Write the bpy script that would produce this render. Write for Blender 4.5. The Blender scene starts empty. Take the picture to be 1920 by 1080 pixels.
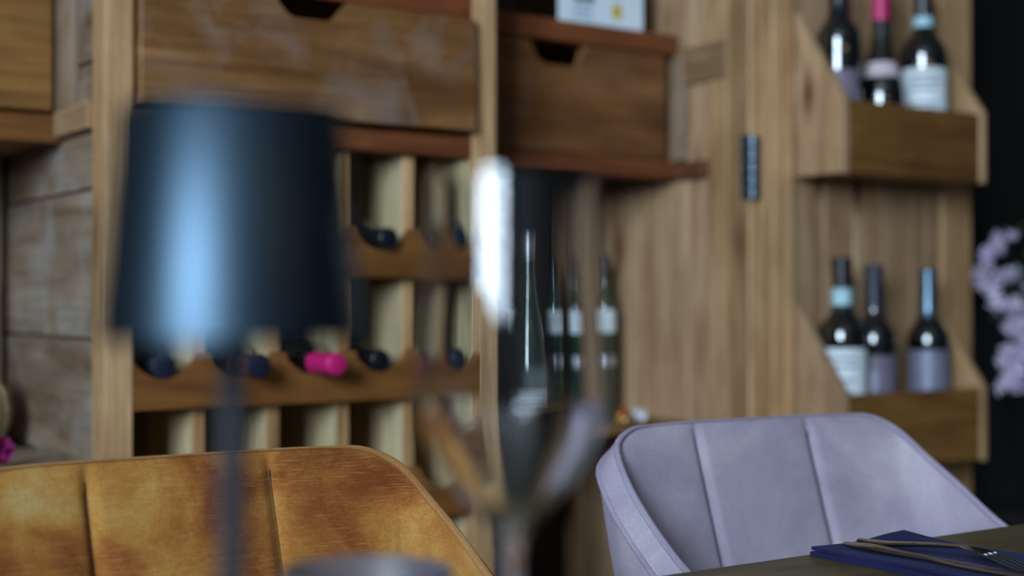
import bpy, bmesh, math, random
from mathutils import Vector, Matrix
random.seed(7)
R = math.radians
scn = bpy.context.scene
col = scn.collection

# ------------------------------------------------------------------ camera, light, exposure
HC = 0.985                       # lens height; cabinet front is the plane y = 1.8
cam_d = bpy.data.cameras.new('camera'); cam = bpy.data.objects.new('camera', cam_d); col.objects.link(cam)
cam_d.lens = 50.0; cam_d.sensor_width = 36.0; cam_d.clip_start = 0.02
cam.location = (0, 0, HC)
cam.rotation_euler = (R(90.47), 0, R(-34.4))
cam_d.dof.use_dof = True; cam_d.dof.focus_distance = 1.30; cam_d.dof.aperture_fstop = 2.45
scn.camera = cam
scn.view_settings.view_transform = 'Standard'; scn.view_settings.look = 'None'
scn.view_settings.exposure = 0.9; scn.view_settings.gamma = 1.0
scn.view_settings.use_curve_mapping = False

world = bpy.data.worlds.new('world'); scn.world = world; world.use_nodes = True
world.node_tree.nodes['Background'].inputs[0].default_value = (0.55, 0.75, 1.0, 1)
world.node_tree.nodes['Background'].inputs[1].default_value = 0.6

def area(name, loc, rot, sx, sy, power, color):
    l = bpy.data.lights.new(name, 'AREA'); l.shape = 'RECTANGLE'; l.size = sx; l.size_y = sy
    l.energy = power; l.color = color
    o = bpy.data.objects.new(name, l); col.objects.link(o); o.location = loc; o.rotation_euler = rot
    return o
SKY = (0.66, 0.83, 1.0)
# daylight through the two tall left windows
WIN_L = [(-2.35, -1.50), (-1.30, -0.45)]
for a, b in WIN_L:
    area('window_daylight', (-2.62, (a + b) / 2, 2.27), (0, R(-90), 0), 1.85, b - a, 116, SKY)

# ------------------------------------------------------------------ helpers
def link(o, parent=None):
    col.objects.link(o)
    if parent: o.parent = parent
    return o
def put(name, bm, mat, parent=None, origin=(0, 0, 0), smooth=False, sharp=35):
    """link a bmesh as one object; verts are written relative to origin"""
    me = bpy.data.meshes.new(name)
    bmesh.ops.translate(bm, verts=bm.verts, vec=-Vector(origin))
    bmesh.ops.recalc_face_normals(bm, faces=bm.faces)
    bm.to_mesh(me); bm.free()
    if smooth:
        for p in me.polygons: p.use_smooth = True
        me.set_sharp_from_angle(angle=R(sharp))
    me.materials.append(mat)
    o = bpy.data.objects.new(name, me)
    return link(o, parent)
def empty(name, loc, rz=0, label=None, cat=None, group=None):
    o = bpy.data.objects.new(name, None); o.empty_display_size = .05
    o.location = loc; o.rotation_euler = (0, 0, rz); col.objects.link(o)
    tag(o, label, cat, group); return o
def tag(o, label=None, cat=None, group=None, kind=None):
    if label: o['label'] = label
    if cat: o['category'] = cat
    if group: o['group'] = group
    if kind: o['kind'] = kind
    return o
def copy_tree(o, parent=None):
    c = o.copy(); col.objects.link(c); c.parent = parent
    for ch in list(o.children): copy_tree(ch, c)
    return c
def box(bm, x0, x1, y0, y1, z0, z1, bev=0.0015, seg=1):
    m = Matrix.Translation(((x0+x1)/2, (y0+y1)/2, (z0+z1)/2)) @ Matrix.Diagonal((abs(x1-x0), abs(y1-y0), abs(z1-z0), 1))
    r = bmesh.ops.create_cube(bm, size=1, matrix=m)
    if bev:
        es = list({e for v in r['verts'] for e in v.link_edges})
        bmesh.ops.bevel(bm, geom=es, offset=bev, segments=seg, affect='EDGES', profile=.6)
    return bm
def bx(*a, **k): return box(bmesh.new(), *a, **k)
def prism(pts, axis, a0, a1, bev=0.0015):
    """extrude polygon pts: axis 'x' -> pts are (y,z), 'y' -> (x,z), 'z' -> (x,y)"""
    bm = bmesh.new()
    def P(p, a):
        return {'x': (a, p[0], p[1]), 'y': (p[0], a, p[1]), 'z': (p[0], p[1], a)}[axis]
    v0 = [bm.verts.new(P(p, a0)) for p in pts]; v1 = [bm.verts.new(P(p, a1)) for p in pts]
    f0 = bm.faces.new(v0); f1 = bm.faces.new(v1)
    n = len(pts)
    for i in range(n): bm.faces.new((v0[i], v0[(i+1) % n], v1[(i+1) % n], v1[i]))
    if bev: bmesh.ops.bevel(bm, geom=list(f0.edges)+list(f1.edges), offset=bev, segments=1, affect='EDGES')
    return bm
def lathe(bm, prof, seg=40, a0=0, a1=360, cx=0, cy=0, cz=0, close=False):
    full = abs(a1-a0) >= 360
    n = seg if full else seg+1
    rings = []
    for r, z in prof:
        if r < 1e-6 and full:
            rings.append([bm.verts.new((cx, cy, cz+z))])
        else:
            rings.append([bm.verts.new((cx+r*math.cos(R(a0+(a1-a0)*i/seg)), cy+r*math.sin(R(a0+(a1-a0)*i/seg)), cz+z)) for i in range(n)])
    prs = list(zip(rings, rings[1:]))
    if close: prs.append((rings[-1], rings[0]))
    for A, B in prs:
        m = seg
        for i in range(m):
            j = (i+1) % n if full else i+1
            if len(A) == 1 and len(B) == 1: continue
            if len(A) == 1: bm.faces.new((A[0], B[i], B[j]))
            elif len(B) == 1: bm.faces.new((A[i], A[j], B[0]))
            else: bm.faces.new((A[i], A[j], B[j], B[i]))
    return bm
def tube(bm, pts, rad, seg=10, cap=True):
    pts = [Vector(p) for p in pts]
    rads = rad if isinstance(rad, (list, tuple)) else [rad]*len(pts)
    rings = []; up = Vector((0, 0, 1))
    T0 = (pts[1]-pts[0]).normalized()
    N = T0.orthogonal().normalized()
    for i, p in enumerate(pts):
        T = (pts[min(i+1, len(pts)-1)]-pts[max(i-1, 0)]).normalized()
        N = (N - T*N.dot(T)).normalized(); B = T.cross(N)
        rings.append([bm.verts.new(p+rads[i]*(math.cos(2*math.pi*k/seg)*N+math.sin(2*math.pi*k/seg)*B)) for k in range(seg)])
    for A, B in zip(rings, rings[1:]):
        for k in range(seg): bm.faces.new((A[k], A[(k+1) % seg], B[(k+1) % seg], B[k]))
    if cap: bm.faces.new(rings[0]); bm.faces.new(rings[-1])
    return bm
def spline(pts, n):
    """Catmull-Rom through tuples, n samples"""
    P = [Vector(p) for p in pts]; P = [2*P[0]-P[1]] + P + [2*P[-1]-P[-2]]
    out = []
    m = len(P)-3
    for k in range(n):
        u = k/(n-1)*m; i = min(int(u), m-1); t = u-i
        a, b, c, d = P[i:i+4]
        out.append(0.5*((2*b)+(c-a)*t+(2*a-5*b+4*c-d)*t*t+(3*b-a-3*c+d)*t**3))
    return out

# ------------------------------------------------------------------ materials
def newmat(name):
    m = bpy.data.materials.new(name); m.use_nodes = True
    nt = m.node_tree; b = nt.nodes['Principled BSDF']
    return m, nt, b
def N(nt, typ, **k):
    n = nt.nodes.new(typ)
    for a, v in k.items():
        if a.startswith('i_'): n.inputs[a[2:].replace('_', ' ')].default_value = v
        else: setattr(n, a, v)
    return n
def ramp(nt, stops, interp='LINEAR'):
    r = nt.nodes.new('ShaderNodeValToRGB'); r.color_ramp.interpolation = interp
    e = r.color_ramp.elements
    while len(e) < len(stops): e.new(0.5)
    for q, (p, c) in zip(e, stops): q.position = p; q.color = (*c, 1) if len(c) == 3 else c
    return r
def mix(nt, fac, a, b, mode='MIX'):
    m = nt.nodes.new('ShaderNodeMix'); m.data_type = 'RGBA'; m.blend_type = mode
    for s, v in ((0, fac), (6, a), (7, b)):
        if hasattr(v, 'is_linked') or isinstance(v, bpy.types.NodeSocket): nt.links.new(v, m.inputs[s])
        else: m.inputs[s].default_value = (*v, 1) if isinstance(v, tuple) and len(v) == 3 else v
    return m.outputs[2]
def plain(name, c, rough=.5, metal=0, spec=.5, coat=0, vary=.12):
    """solid colour with a slight procedural mottling"""
    m, nt, b = newmat(name)
    tc = N(nt, 'ShaderNodeTexCoord'); nz = N(nt, 'ShaderNodeTexNoise', i_Scale=25.0, i_Detail=3.0)
    nt.links.new(tc.outputs['Object'], nz.inputs['Vector'])
    lo = tuple(x*(1-vary) for x in c); hi = tuple(min(1, x*(1+vary)) for x in c)
    r = ramp(nt, [(.3, lo), (.7, hi)]); nt.links.new(nz.outputs['Fac'], r.inputs[0])
    nt.links.new(r.outputs[0], b.inputs['Base Color'])
    b.inputs['Roughness'].default_value = rough; b.inputs['Metallic'].default_value = metal
    b.inputs['Specular IOR Level'].default_value = spec; b.inputs['Coat Weight'].default_value = coat
    return m
def wood(name, dark, mid, light, axis='z', rough=.55, knots=.55, white=0.0, knot_c=(.10, .03, .012), bump=.12, spec=.35):
    m, nt, b = newmat(name); L = nt.links.new
    tc = N(nt, 'ShaderNodeTexCoord'); oi = N(nt, 'ShaderNodeObjectInfo')
    mul = N(nt, 'ShaderNodeMath', operation='MULTIPLY'); mul.inputs[1].default_value = 17.3
    L(oi.outputs['Random'], mul.inputs[0])
    add = N(nt, 'ShaderNodeVectorMath', operation='ADD')
    L(tc.outputs['Object'], add.inputs[0]); L(mul.outputs[0], add.inputs[1])
    def mapped(along, across):
        mp = N(nt, 'ShaderNodeMapping')
        s = [across]*3; s['xyz'.index(axis)] = along
        mp.inputs['Scale'].default_value = s; L(add.outputs[0], mp.inputs[0]); return mp.outputs[0]
    n1 = N(nt, 'ShaderNodeTexNoise', i_Scale=1.0, i_Detail=4.0, i_Roughness=.6, i_Distortion=1.2); L(mapped(1.6, 16), n1.inputs['Vector'])
    n2 = N(nt, 'ShaderNodeTexNoise', i_Scale=1.0, i_Detail=3.0, i_Distortion=.6); L(mapped(6, 150), n2.inputs['Vector'])
    n3 = N(nt, 'ShaderNodeTexNoise', i_Scale=1.0, i_Detail=5.0, i_Roughness=.65); L(mapped(5, 9), n3.inputs['Vector'])
    r1 = ramp(nt, [(.28, dark), (.5, mid), (.72, light)]); L(n1.outputs['Fac'], r1.inputs[0])
    r2 = ramp(nt, [(.35, (.76, .73, .71)), (.62, (1.1, 1.1, 1.1))]); L(n2.outputs['Fac'], r2.inputs[0])
    c = mix(nt, .75, r1.outputs[0], r2.outputs[0], 'MULTIPLY')
    r3 = ramp(nt, [(.38, (.68, .62, .58)), (.6, (1.1, 1.1, 1.1))]); L(n3.outputs['Fac'], r3.inputs[0])
    c = mix(nt, .6, c, r3.outputs[0], 'MULTIPLY')
    if knots:
        vo = N(nt, 'ShaderNodeTexVoronoi', i_Scale=1.0, i_Randomness=1.0); L(mapped(4.2, 12), vo.inputs['Vector'])
        rk = ramp(nt, [(.06, (1, 1, 1)), (.26, (0, 0, 0))]); L(vo.outputs['Distance'], rk.inputs[0])
        km = N(nt, 'ShaderNodeMath', operation='MULTIPLY'); km.inputs[1].default_value = knots; L(rk.outputs[0], km.inputs[0])
        c = mix(nt, km.outputs[0], c, knot_c)
    if white:
        nw = N(nt, 'ShaderNodeTexNoise', i_Scale=9.0, i_Detail=4.0, i_Roughness=.6, i_Distortion=1.0); L(add.outputs[0], nw.inputs['Vector'])
        rw = ramp(nt, [(.48, (0, 0, 0)), (.8, (1, 1, 1))]); L(nw.outputs['Fac'], rw.inputs[0])
        wm = N(nt, 'ShaderNodeMath', operation='MULTIPLY'); wm.inputs[1].default_value = white; L(rw.outputs[0], wm.inputs[0])
        c = mix(nt, wm.outputs[0], c, (.42, .42, .42))
    # each board a little lighter or darker than the next
    hs = N(nt, 'ShaderNodeHueSaturation'); rr = N(nt, 'ShaderNodeMapRange'); rr.inputs[3].default_value = .85; rr.inputs[4].default_value = 1.15
    L(oi.outputs['Random'], rr.inputs[0]); L(rr.outputs[0], hs.inputs['Value']); L(c, hs.inputs['Color'])
    L(hs.outputs[0], b.inputs['Base Color'])
    b.inputs['Roughness'].default_value = rough; b.inputs['Specular IOR Level'].default_value = spec
    bp = N(nt, 'ShaderNodeBump', i_Strength=bump, i_Distance=.004); L(n2.outputs['Fac'], bp.inputs['Height']); L(bp.outputs[0], b.inputs['Normal'])
    return m
PD, PM, PL = (.34, .178, .075), (.51, .305, .145), (.64, .415, .225)
pine_z = wood('pine_upright', PD, PM, PL, 'z', knots=.5)
pine_x = wood('pine_level', PD, PM, PL, 'x', knots=.5)
plankm = wood('pine_plank', (.30, .165, .080), (.43, .265, .145), (.53, .36, .21), 'z', knots=1.0, knot_c=(.10, .025, .010))
grey_panel = wood('weathered_panel', (.17, .105, .06), (.28, .20, .13), (.36, .28, .20), 'y', knots=.3, white=.55)
grey_panel_z = wood('weathered_upright', (.15, .085, .045), (.25, .165, .10), (.33, .24, .16), 'z', knots=.3, white=.22)
brown_x = wood('stained_drawer', (.10, .036, .010), (.20, .088, .027), (.30, .145, .050), 'x', rough=.5, knots=.6, white=.22, knot_c=(.05, .018, .008))
brown_mid = wood('stained_crate', (.085, .031, .009), (.16, .066, .021), (.225, .10, .034), 'x', rough=.5, knots=.4, white=.08, knot_c=(.05, .015, .008))
rail_red = wood('reddish_rail', (.13, .032, .010), (.22, .066, .022), (.29, .098, .034), 'x', rough=.5, knots=.3)
rail_red_y = wood('reddish_cleat', (.08, .025, .012), (.14, .05, .022), (.2, .08, .033), 'y', rough=.5, knots=.3)
rail_br = wood('brown_rail', (.13, .046, .010), (.22, .086, .020), (.29, .125, .033), 'x', rough=.5, knots=.35)
board_br = wood('brown_front_board', (.11, .044, .010), (.20, .092, .023), (.27, .138, .038), 'x', rough=.5, knots=.45)
cream = wood('raw_cell_wood', (.46, .36, .19), (.60, .49, .28), (.70, .58, .36), 'z', knots=.25)
edge_m = wood('cell_edge', (.30, .15, .055), (.46, .26, .11), (.58, .36, .17), 'z', knots=.2)
cleat_y = wood('brown_cleat', (.17, .09, .04), (.28, .16, .075), (.37, .23, .12), 'y', knots=.3, white=.1)
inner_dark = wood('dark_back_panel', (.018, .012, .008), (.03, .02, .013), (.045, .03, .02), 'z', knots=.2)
table_m = wood('olive_tabletop', (.060, .048, .016), (.105, .084, .030), (.15, .12, .048), 'x', rough=.42, knots=.0, bump=.05)

def fabric(name, stops, sheen, dots, big=9.0, thread=1.0, rough=.85, streak_c=None):
    m, nt, b = newmat(name); L = nt.links.new
    tc = N(nt, 'ShaderNodeTexCoord')
    n1 = N(nt, 'ShaderNodeTexNoise', i_Scale=big, i_Detail=5.0, i_Roughness=.62, i_Distortion=.4); L(tc.outputs['Object'], n1.inputs['Vector'])
    r1 = ramp(nt, stops); L(n1.outputs['Fac'], r1.inputs[0])
    n2 = N(nt, 'ShaderNodeTexNoise', i_Scale=dots, i_Detail=2.0); L(tc.outputs['Object'], n2.inputs['Vector'])
    r2 = ramp(nt, [(.3, (.80, .80, .80)), (.7, (1.2, 1.2, 1.2))]); L(n2.outputs['Fac'], r2.inputs[0])
    c = mix(nt, thread, r1.outputs[0], r2.outputs[0], 'MULTIPLY')
    mp = N(nt, 'ShaderNodeMapping'); mp.inputs['Scale'].default_value = (45, 45, 1700); mp.inputs['Rotation'].default_value = (0, R(2), 0)
    L(tc.outputs['Object'], mp.inputs[0])
    n3 = N(nt, 'ShaderNodeTexNoise', i_Scale=1.0, i_Detail=1.0); L(mp.outputs[0], n3.inputs['Vector'])
    if streak_c:
        r3 = ramp(nt, [(.58, (0, 0, 0)), (.8, (.35, .35, .35))]); L(n3.outputs['Fac'], r3.inputs[0])
        c = mix(nt, r3.outputs[0], c, streak_c)
    L(c, b.inputs['Base Color'])
    b.inputs['Roughness'].default_value = rough; b.inputs['Specular IOR Level'].default_value = .15
    b.inputs['Sheen Weight'].default_value = sheen[0]; b.inputs['Sheen Roughness'].default_value = .4
    b.inputs['Sheen Tint'].default_value = (*sheen[1], 1)
    bp = N(nt, 'ShaderNodeBump', i_Strength=.35, i_Distance=.0006); L(n2.outputs['Fac'], bp.inputs['Height'])
    L(bp.outputs[0], b.inputs['Normal'])
    return m
orange_f = fabric('ochre_velvet', [(.34, (.15, .038, .008)), (.46, (.26, .092, .018)), (.56, (.35, .165, .036)), (.68, (.39, .245, .085))], (.25, (1, .7, .35)), 700, streak_c=(.55, .36, .13))
mauve_f = fabric('mauve_suede', [(.34, (.27, .215, .27)), (.5, (.34, .29, .355)), (.66, (.42, .37, .41))], (.15, (.8, .75, 1)), 900, big=7, thread=.6)
orange_p = fabric('ochre_piping', [(.3, (.24, .10, .03)), (.7, (.36, .19, .07))], (.2, (1, .7, .35)), 700)
mauve_p = fabric('mauve_piping', [(.3, (.27, .22, .29)), (.7, (.36, .31, .39))], (.15, (.8, .75, 1)), 900)
seam_m = plain('seam_thread', (.02, .016, .016), .9)
black_metal = plain('black_metal', (.012, .012, .014), .4, .3)
leaf_iron = plain('hinge_leaf_iron', (.022, .026, .032), .45, .4)
iron = plain('hinge_iron', (.16, .20, .25), .4, .8)
bottle_glass = plain('dark_bottle_glass', (.002, .003, .003), .07, 0, 1.0, coat=1)
green_glass = plain('green_bottle_glass', (.004, .030, .014), .08, 0, 1.0)
white_label = plain('white_label', (.72, .78, .80), .6, vary=.04)
dim_label = plain('mauve_label', (.17, .14, .19), .55, vary=.15)
silver_label = plain('grey_silver_label', (.22, .22, .30), .45, .3)
pink_label = plain('pale_pink_label', (.60, .48, .52), .6)
ink = plain('grey_print', (.25, .27, .32), .6)
cap_black = plain('black_capsule', (.008, .009, .014), .25)
cap_navy = plain('navy_capsule', (.012, .016, .035), .4)
cap_pink = plain('pink_capsule', (.55, .012, .14), .42)
cap_pat = plain('burgundy_capsule', (.34, .20, .26), .35, .5, vary=.1)
_nt = cap_pat.node_tree; _n = [n for n in _nt.nodes if n.type == 'TEX_NOISE'][0]; _n.inputs['Scale'].default_value = 260; [n for n in _nt.nodes if n.type == 'VALTORGB'][0].color_ramp.elements[0].color = (.05, .015, .04, 1)
cap_silver = plain('silver_blue_capsule', (.13, .21, .27), .28, .9)
band_blue = plain('pale_blue_band', (.42, .66, .72), .5, vary=.25)
band_silver = plain('silver_band', (.6, .6, .68), .3, .8)
paper = plain('white_card', (.74, .82, .88), .55, vary=.03)
print_y = plain('yellow_print', (.60, .45, .01), .6)
print_g = plain('green_print', (.10, .17, .14), .6)
print_b = plain('pale_blue_print', (.42, .55, .70), .6)
navy = fabric('navy_napkin', [(.3, (.010, .010, .045)), (.7, (.017, .018, .070))], (.06, (.4, .5, 1)), 1200, thread=.5)
steel = plain('brushed_steel', (.50, .52, .54), .22, 1.0, vary=.05)
shade_m = plain('navy_lamp_enamel', (.042, .066, .090), .42, 1.0, .5, vary=.06)
pole_m = plain('charcoal_lamp_pole', (.018, .018, .022), .6, 0, .3)
white_in = plain('white_enamel', (.7, .7, .68), .5)
wall_m = plain('charcoal_wall_paint', (.020, .021, .023), .8)
room_m = plain('grey_room_plaster', (.10, .10, .105), .85)
dark_m = plain('dark_brown_boarding', (.0055, .0045, .004), .7)
ceil_m = plain('ceiling_plaster', (.30, .29, .28), .9)
floor_m = wood('floor_boards', (.03, .02, .012), (.05, .033, .02), (.07, .048, .03), 'x', knots=.2)
frame_m = plain('window_frame_paint', (.06, .06, .065), .5)
def glassmat(name, tint=(1, 1, 1), rough=0.0, ior=1.5):
    m, nt, b = newmat(name)
    b.inputs['Base Color'].default_value = (*tint, 1); b.inputs['Transmission Weight'].default_value = 1
    b.inputs['Roughness'].default_value = rough; b.inputs['IOR'].default_value = ior
    return m
clear = glassmat('clear_glass', (.97, .985, 1.0))
frosted = glassmat('frosted_glass', (.55, .52, .62), .45); frosted.node_tree.nodes['Principled BSDF'].inputs['Transmission Weight'].default_value = .92

# ------------------------------------------------------------------ the room
XL, XR, YB, YF, ZC = -2.6, 4.3, -3.5, 2.32, 3.4
def struct(name, bm, m): return tag(put(name, bm, m), kind='structure')
struct('floor', bx(XL-.1, XR+.1, YB-.1, YF+.1, -.06, 0, bev=0), floor_m)
struct('ceiling', bx(XL-.1, XR+.1, YB-.1, YF+.1, ZC, ZC+.06, bev=0), ceil_m)
struct('wall_back', bx(XL-.1, XR+.1, YF, YF+.1, 0, ZC, bev=0), wall_m)
struct('wall_right', bx(XR, XR+.1, YB, YF, 0, ZC, bev=0), wall_m)
def holed_wall(name, along, fixed, thick, lo, hi, holes, m):
    """wall with rectangular window openings z 1.35 - 3.2"""
    bm = bmesh.new()
    def seg(a, b, z0, z1):
        if along == 'y': box(bm, fixed, fixed+thick, a, b, z0, z1, bev=0)
        else: box(bm, a, b, fixed, fixed+thick, z0, z1, bev=0)
    c = lo
    for a, b in holes:
        seg(c, a, 0, ZC); seg(a, b, 0, 1.35); seg(a, b, 3.2, ZC); c = b
    seg(c, hi, 0, ZC)
    return struct(name, bm, m)
holed_wall('wall_left', 'y', XL-.1, .1, YB, YF, WIN_L, room_m)
holed_wall('wall_front', 'x', YB-.1, .1, XL, XR, [], room_m)
wn = 1
for a, b in WIN_L:
    bm = bmesh.new()
    for y in (a, (a+b)/2, b): box(bm, XL-.05, XL-.0, y-.025, y+.025, 1.35, 3.2)
    for z in (1.37, 2.3, 3.18): box(bm, XL-.05, XL-.0, a, b, z-.02, z+.02)
    struct('window_%d' % wn, bm, frame_m); wn += 1
# dark brown boarding on the upper part of the back wall, right of the cabinet
struct('trim_1', bx(2.36, XR, YF-.03, YF-.001, .985+.0, 2.4), dark_m)

# ------------------------------------------------------------------ cabinet
CO = (1.2, 1.8, 0)                                     # base point of the cabinet
cab = empty('wall_cabinet', CO, 0, 'tall reclaimed pine wine cabinet with drawers, bottle cells and an opened door', 'cabinet')
def cp(name, bm, m, parent=None, **k):
    o = put(name, bm, m, parent or cab, CO, **k); return o
F, BK, TOP = 1.80, 2.28, 2.12
XA0, XA1, XB0, XB1, XC0, XC1 = .599, .637+.0, 1.162, 1.203, 1.680, 1.728
X0 = .10
def post(x0, x1, y1=F+.05, y0=F, z0=0.0, z1=TOP, m=pine_z): return cp('post', bx(x0, x1, y0, y1, z0, z1, bev=.003, seg=2), m)
post(X0-.045, X0); post(XA0, XA1+.0); post(XB0, XB1); post(XC0, XC1)
# side panels behind the posts
# left compartment, right-hand side: weathered panel built from wide boards
for z0, z1 in ((.04, .34), (.344, .55), (.554, .752), (.768, .93), (.934, 1.13), (1.134, 1.30), (1.304, 1.60), (1.604, 1.85), (1.854, TOP-.03)):
    cp('side_board', bx(XA0+.006, XA0+.022, F+.045, BK, z0, z1), grey_panel)
cp('side_panel', bx(XA0+.022, XA1-.003, F+.05, BK, .04, TOP-.03), cream)
cp('side_panel', bx(XB0+.004, XB1-.006, F+.05, BK, .04, TOP-.03), cream)
cp('side_panel', bx(X0-.04, X0-.01, F+.05, BK, .04, TOP-.03), grey_panel_z)
# right-hand side of the middle compartment: upright planks
ys = [F+.048, 1.905, 1.985, 2.06, 2.14, 2.215, BK]
for a, b in zip(ys, ys[1:]):
    cp('plank', bx(XC0+.004+random.uniform(0, .0015), XC0+.02, a+.0012, b-.0012, .04, TOP-.03, bev=.0025), plankm)
cp('side_panel', bx(XC0+.021, XC1-.002, F+.05, BK, .04, TOP-.03), pine_z)
# back boards
def backs(x0, x1, m, n):
    for i in range(n):
        a = x0+(x1-x0)*i/n; b = x0+(x1-x0)*(i+1)/n
        cp('back_board', bx(a+.001, b-.001, BK, BK+.015, .04, TOP-.03), m)
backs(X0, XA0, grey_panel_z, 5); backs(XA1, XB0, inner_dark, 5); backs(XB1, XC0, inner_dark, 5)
# top and plinth
cp('top_board', bx(X0-.06, XC1+.01, F-.02, BK+.02, TOP, TOP+.03), pine_x)
cp('plinth', bx(X0-.045, XC1, F+.02, F+.045, 0, .075), rail_red)
cp('bottom_board', bx(X0, XC0, F+.045, BK, .05, .075), pine_x)

# --- left compartment: drawer set back, rail below, cleats on its side wall
D1 = 1.993
cp('rail', bx(X0, XA0+.006, D1, D1+.022, HC+.218, HC+.257), rail_br)
cp('shelf', bx(X0, XA0+.006, D1+.022, BK, HC+.225, HC+.245), pine_x)
cp('cleat', bx(XA0-.008, XA0+.006, F+.05, D1, HC+.225, HC+.262), cleat_y)
cp('upright_strip', bx(XA0-.006, XA0+.006, F+.125, D1, HC+.262, TOP-.03), grey_panel_z)
cp('cleat', bx(XA0-.006, XA0+.006, F+.05, F+.125, HC+.48, HC+.54), cleat_y)
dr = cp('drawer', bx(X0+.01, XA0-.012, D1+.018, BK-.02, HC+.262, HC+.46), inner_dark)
cp('drawer_front', prism([(X0+.006, HC+.262), (XA0-.010, HC+.262), (XA0-.010, HC+.49), (.40, HC+.49), (.385, HC+.455), (.30, HC+.455), (.285, HC+.49), (X0+.006, HC+.49)], 'y', D1-.004, D1+.018, bev=.002), board_br, dr)
cp('shelf', bx(X0, XA0+.006, D1, BK, HC+.62, HC+.645), rail_red)
cp('shelf', bx(X0, XA0+.006, F+.03, BK, HC-.238, HC-.220, bev=.002), wood('grey_shelf', (.2, .14, .09), (.3, .23, .16), (.38, .31, .23), 'x', knots=.2, white=.3))

# --- rack column: rail, big drawer, rail, then bottle cells
cp('rail', bx(XA1, XB0, F+.002, F+.03, HC+.424, HC+.468, bev=.002), rail_red)
cp('rail', bx(XA1, XB0, F+.004, F+.03, HC+.214, HC+.246, bev=.002), rail_red)
cp('shelf', bx(XA1, XB0, F+.03, BK, HC+.468, HC+.488), pine_x)
cp('shelf', bx(XA1, XB0, F+.03, BK, HC+.226, HC+.246), pine_x)
d2 = cp('drawer', bx(XA1+.012, XB0-.012, F+.006, BK-.03, HC+.252, HC+.27), inner_dark)
hz1, hz0 = HC+.4195, HC+.252
gx0, gx1 = .824, .944                                     # finger notch
notch = [(gx0, hz1), (gx0+.010, hz1-.006), (gx0+.020, hz1-.026), (gx0+.032, hz1-.033), (gx1-.036, hz1-.033), (gx1-.018, hz1-.026), (gx1-.006, hz1-.008), (gx1, hz1)]
cp('drawer_front', prism([(XA1+.004, hz0), (XB0-.004, hz0), (XB0-.004, hz1)] + notch[::-1] + [(XA1+.004, hz1)], 'y', F-.016, F+.006, bev=.0025), brown_x, d2)
for s in (XA1+.012, XB0-.024):
    cp('drawer_side', bx(s, s+.012, F+.006, BK-.03, HC+.27, hz1-.03), pine_x, d2)
cp('drawer_back', bx(XA1+.024, XB0-.024, BK-.042, BK-.03, HC+.27, hz1-.03), pine_x, d2)
pitch = (XB0-XA1+.019)/5
def rail_z(t): return HC+t
RZ = [(.032, .105), (-.144, -.071), (-.320, -.247), (-.496, -.423), (-.672, -.599)]
def scallop(z0, z1):
    bm = bmesh.new(); n = 160; ya, yb = F+.0, F+.022
    prev = None
    for i in range(n+1):
        x = XA1+.0005+(XB0-XA1-.001)*i/n
        k = min(4, int((x-XA1)/pitch)); xc = XA1+k*pitch+(pitch-.019)/2
        q = (x-xc)/.049
        t = z1-(.034*(1-q*q)**.75 if abs(q) < 1 else 0)
        cur = [bm.verts.new(p) for p in ((x, ya, z0), (x, ya, t-.001), (x, ya+.001, t), (x, yb, t), (x, yb, z0))]
        if prev:
            for j in range(5): bm.faces.new((prev[j], prev[(j+1) % 5], cur[(j+1) % 5], cur[j]))
        else: bm.faces.new(cur)
        prev = cur
    bm.faces.new(prev)
    return bm
for a, b in RZ:
    cp('scalloped_rail', scallop(HC+a, HC+b), rail_br)
    cp('cell_shelf', bx(XA1, XB0, F+.022, BK, HC+a+.002, HC+a+.018), pine_x)
tops = [.214] + [a for a, b in RZ]
for r in range(5):
    zt, zb = HC+tops[r], HC+RZ[r][0]+.018
    for k in range(1, 5):
        x1 = XA1+k*pitch
        dv = cp('divider', bx(x1-.0188, x1-.0002, F+.0225, F+.40, zb+.0005, zt-.0005, bev=.001), cream)
        cp('divider_edge', bx(x1-.0192, x1+.0002, F+.012 if False else F+.0221, F+.0275, HC+RZ[r][1]-.03, zt-.0005), edge_m, dv)
    cp('cell_lining', bx(XB0-.004, XB0+.003, F+.0225, BK, zb+.0005, zt-.0005, bev=.001), cream)

# --- middle compartment: crate drawer between two shelf rails, cleats on the plank wall
D3 = 1.938
def fz(y, x=XC0): return y
cp('shelf_rail', bx(XB1, XC0-.002, D3-.012, D3+.02, HC+.436, HC+.472, bev=.003), rail_red)
cp('shelf', bx(XB1, XC0+.004, D3+.02, BK, HC+.452, HC+.470), pine_x)
cp('shelf_rail', bx(XB1, XC0+.004, D3-.012, D3+.02, HC+.214, HC+.246, bev=.003), rail_red)
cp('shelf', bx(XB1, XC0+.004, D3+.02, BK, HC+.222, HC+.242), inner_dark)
cp('cleat', bx(XC0-.012, XC0+.004, F+.05, D3-.012, HC+.214, HC+.243), rail_red_y)
cp('cleat', bx(XC0-.006, XC0+.004, F+.003, D3-.012, HC+.382, HC+.446), cleat_y)
cp('upright_strip', bx(XC0-.012, XC0+.004, D3-.034, D3-.008, HC+.247, HC+.434), grey_panel_z)
d3 = cp('drawer', bx(XB1+.012, XC0-.016, D3+.010, BK-.03, HC+.248, HC+.262), inner_dark)
mz1, mz0 = HC+.4345, HC+.248
m0, m1 = 1.362, 1.474
notch = [(m0, mz1), (m0+.004, mz1-.018), (m0+.014, mz1-.034), (m0+.03, mz1-.041), (m1-.018, mz1-.041), (m1-.005, mz1-.032), (m1, mz1)]
cp('drawer_front', prism([(XB1+.003, mz0), (XC0-.024, mz0), (XC0-.024, mz1)] + notch[::-1] + [(XB1+.003, mz1)], 'y', D3-.006, D3+.014, bev=.002), brown_mid, d3)
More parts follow.
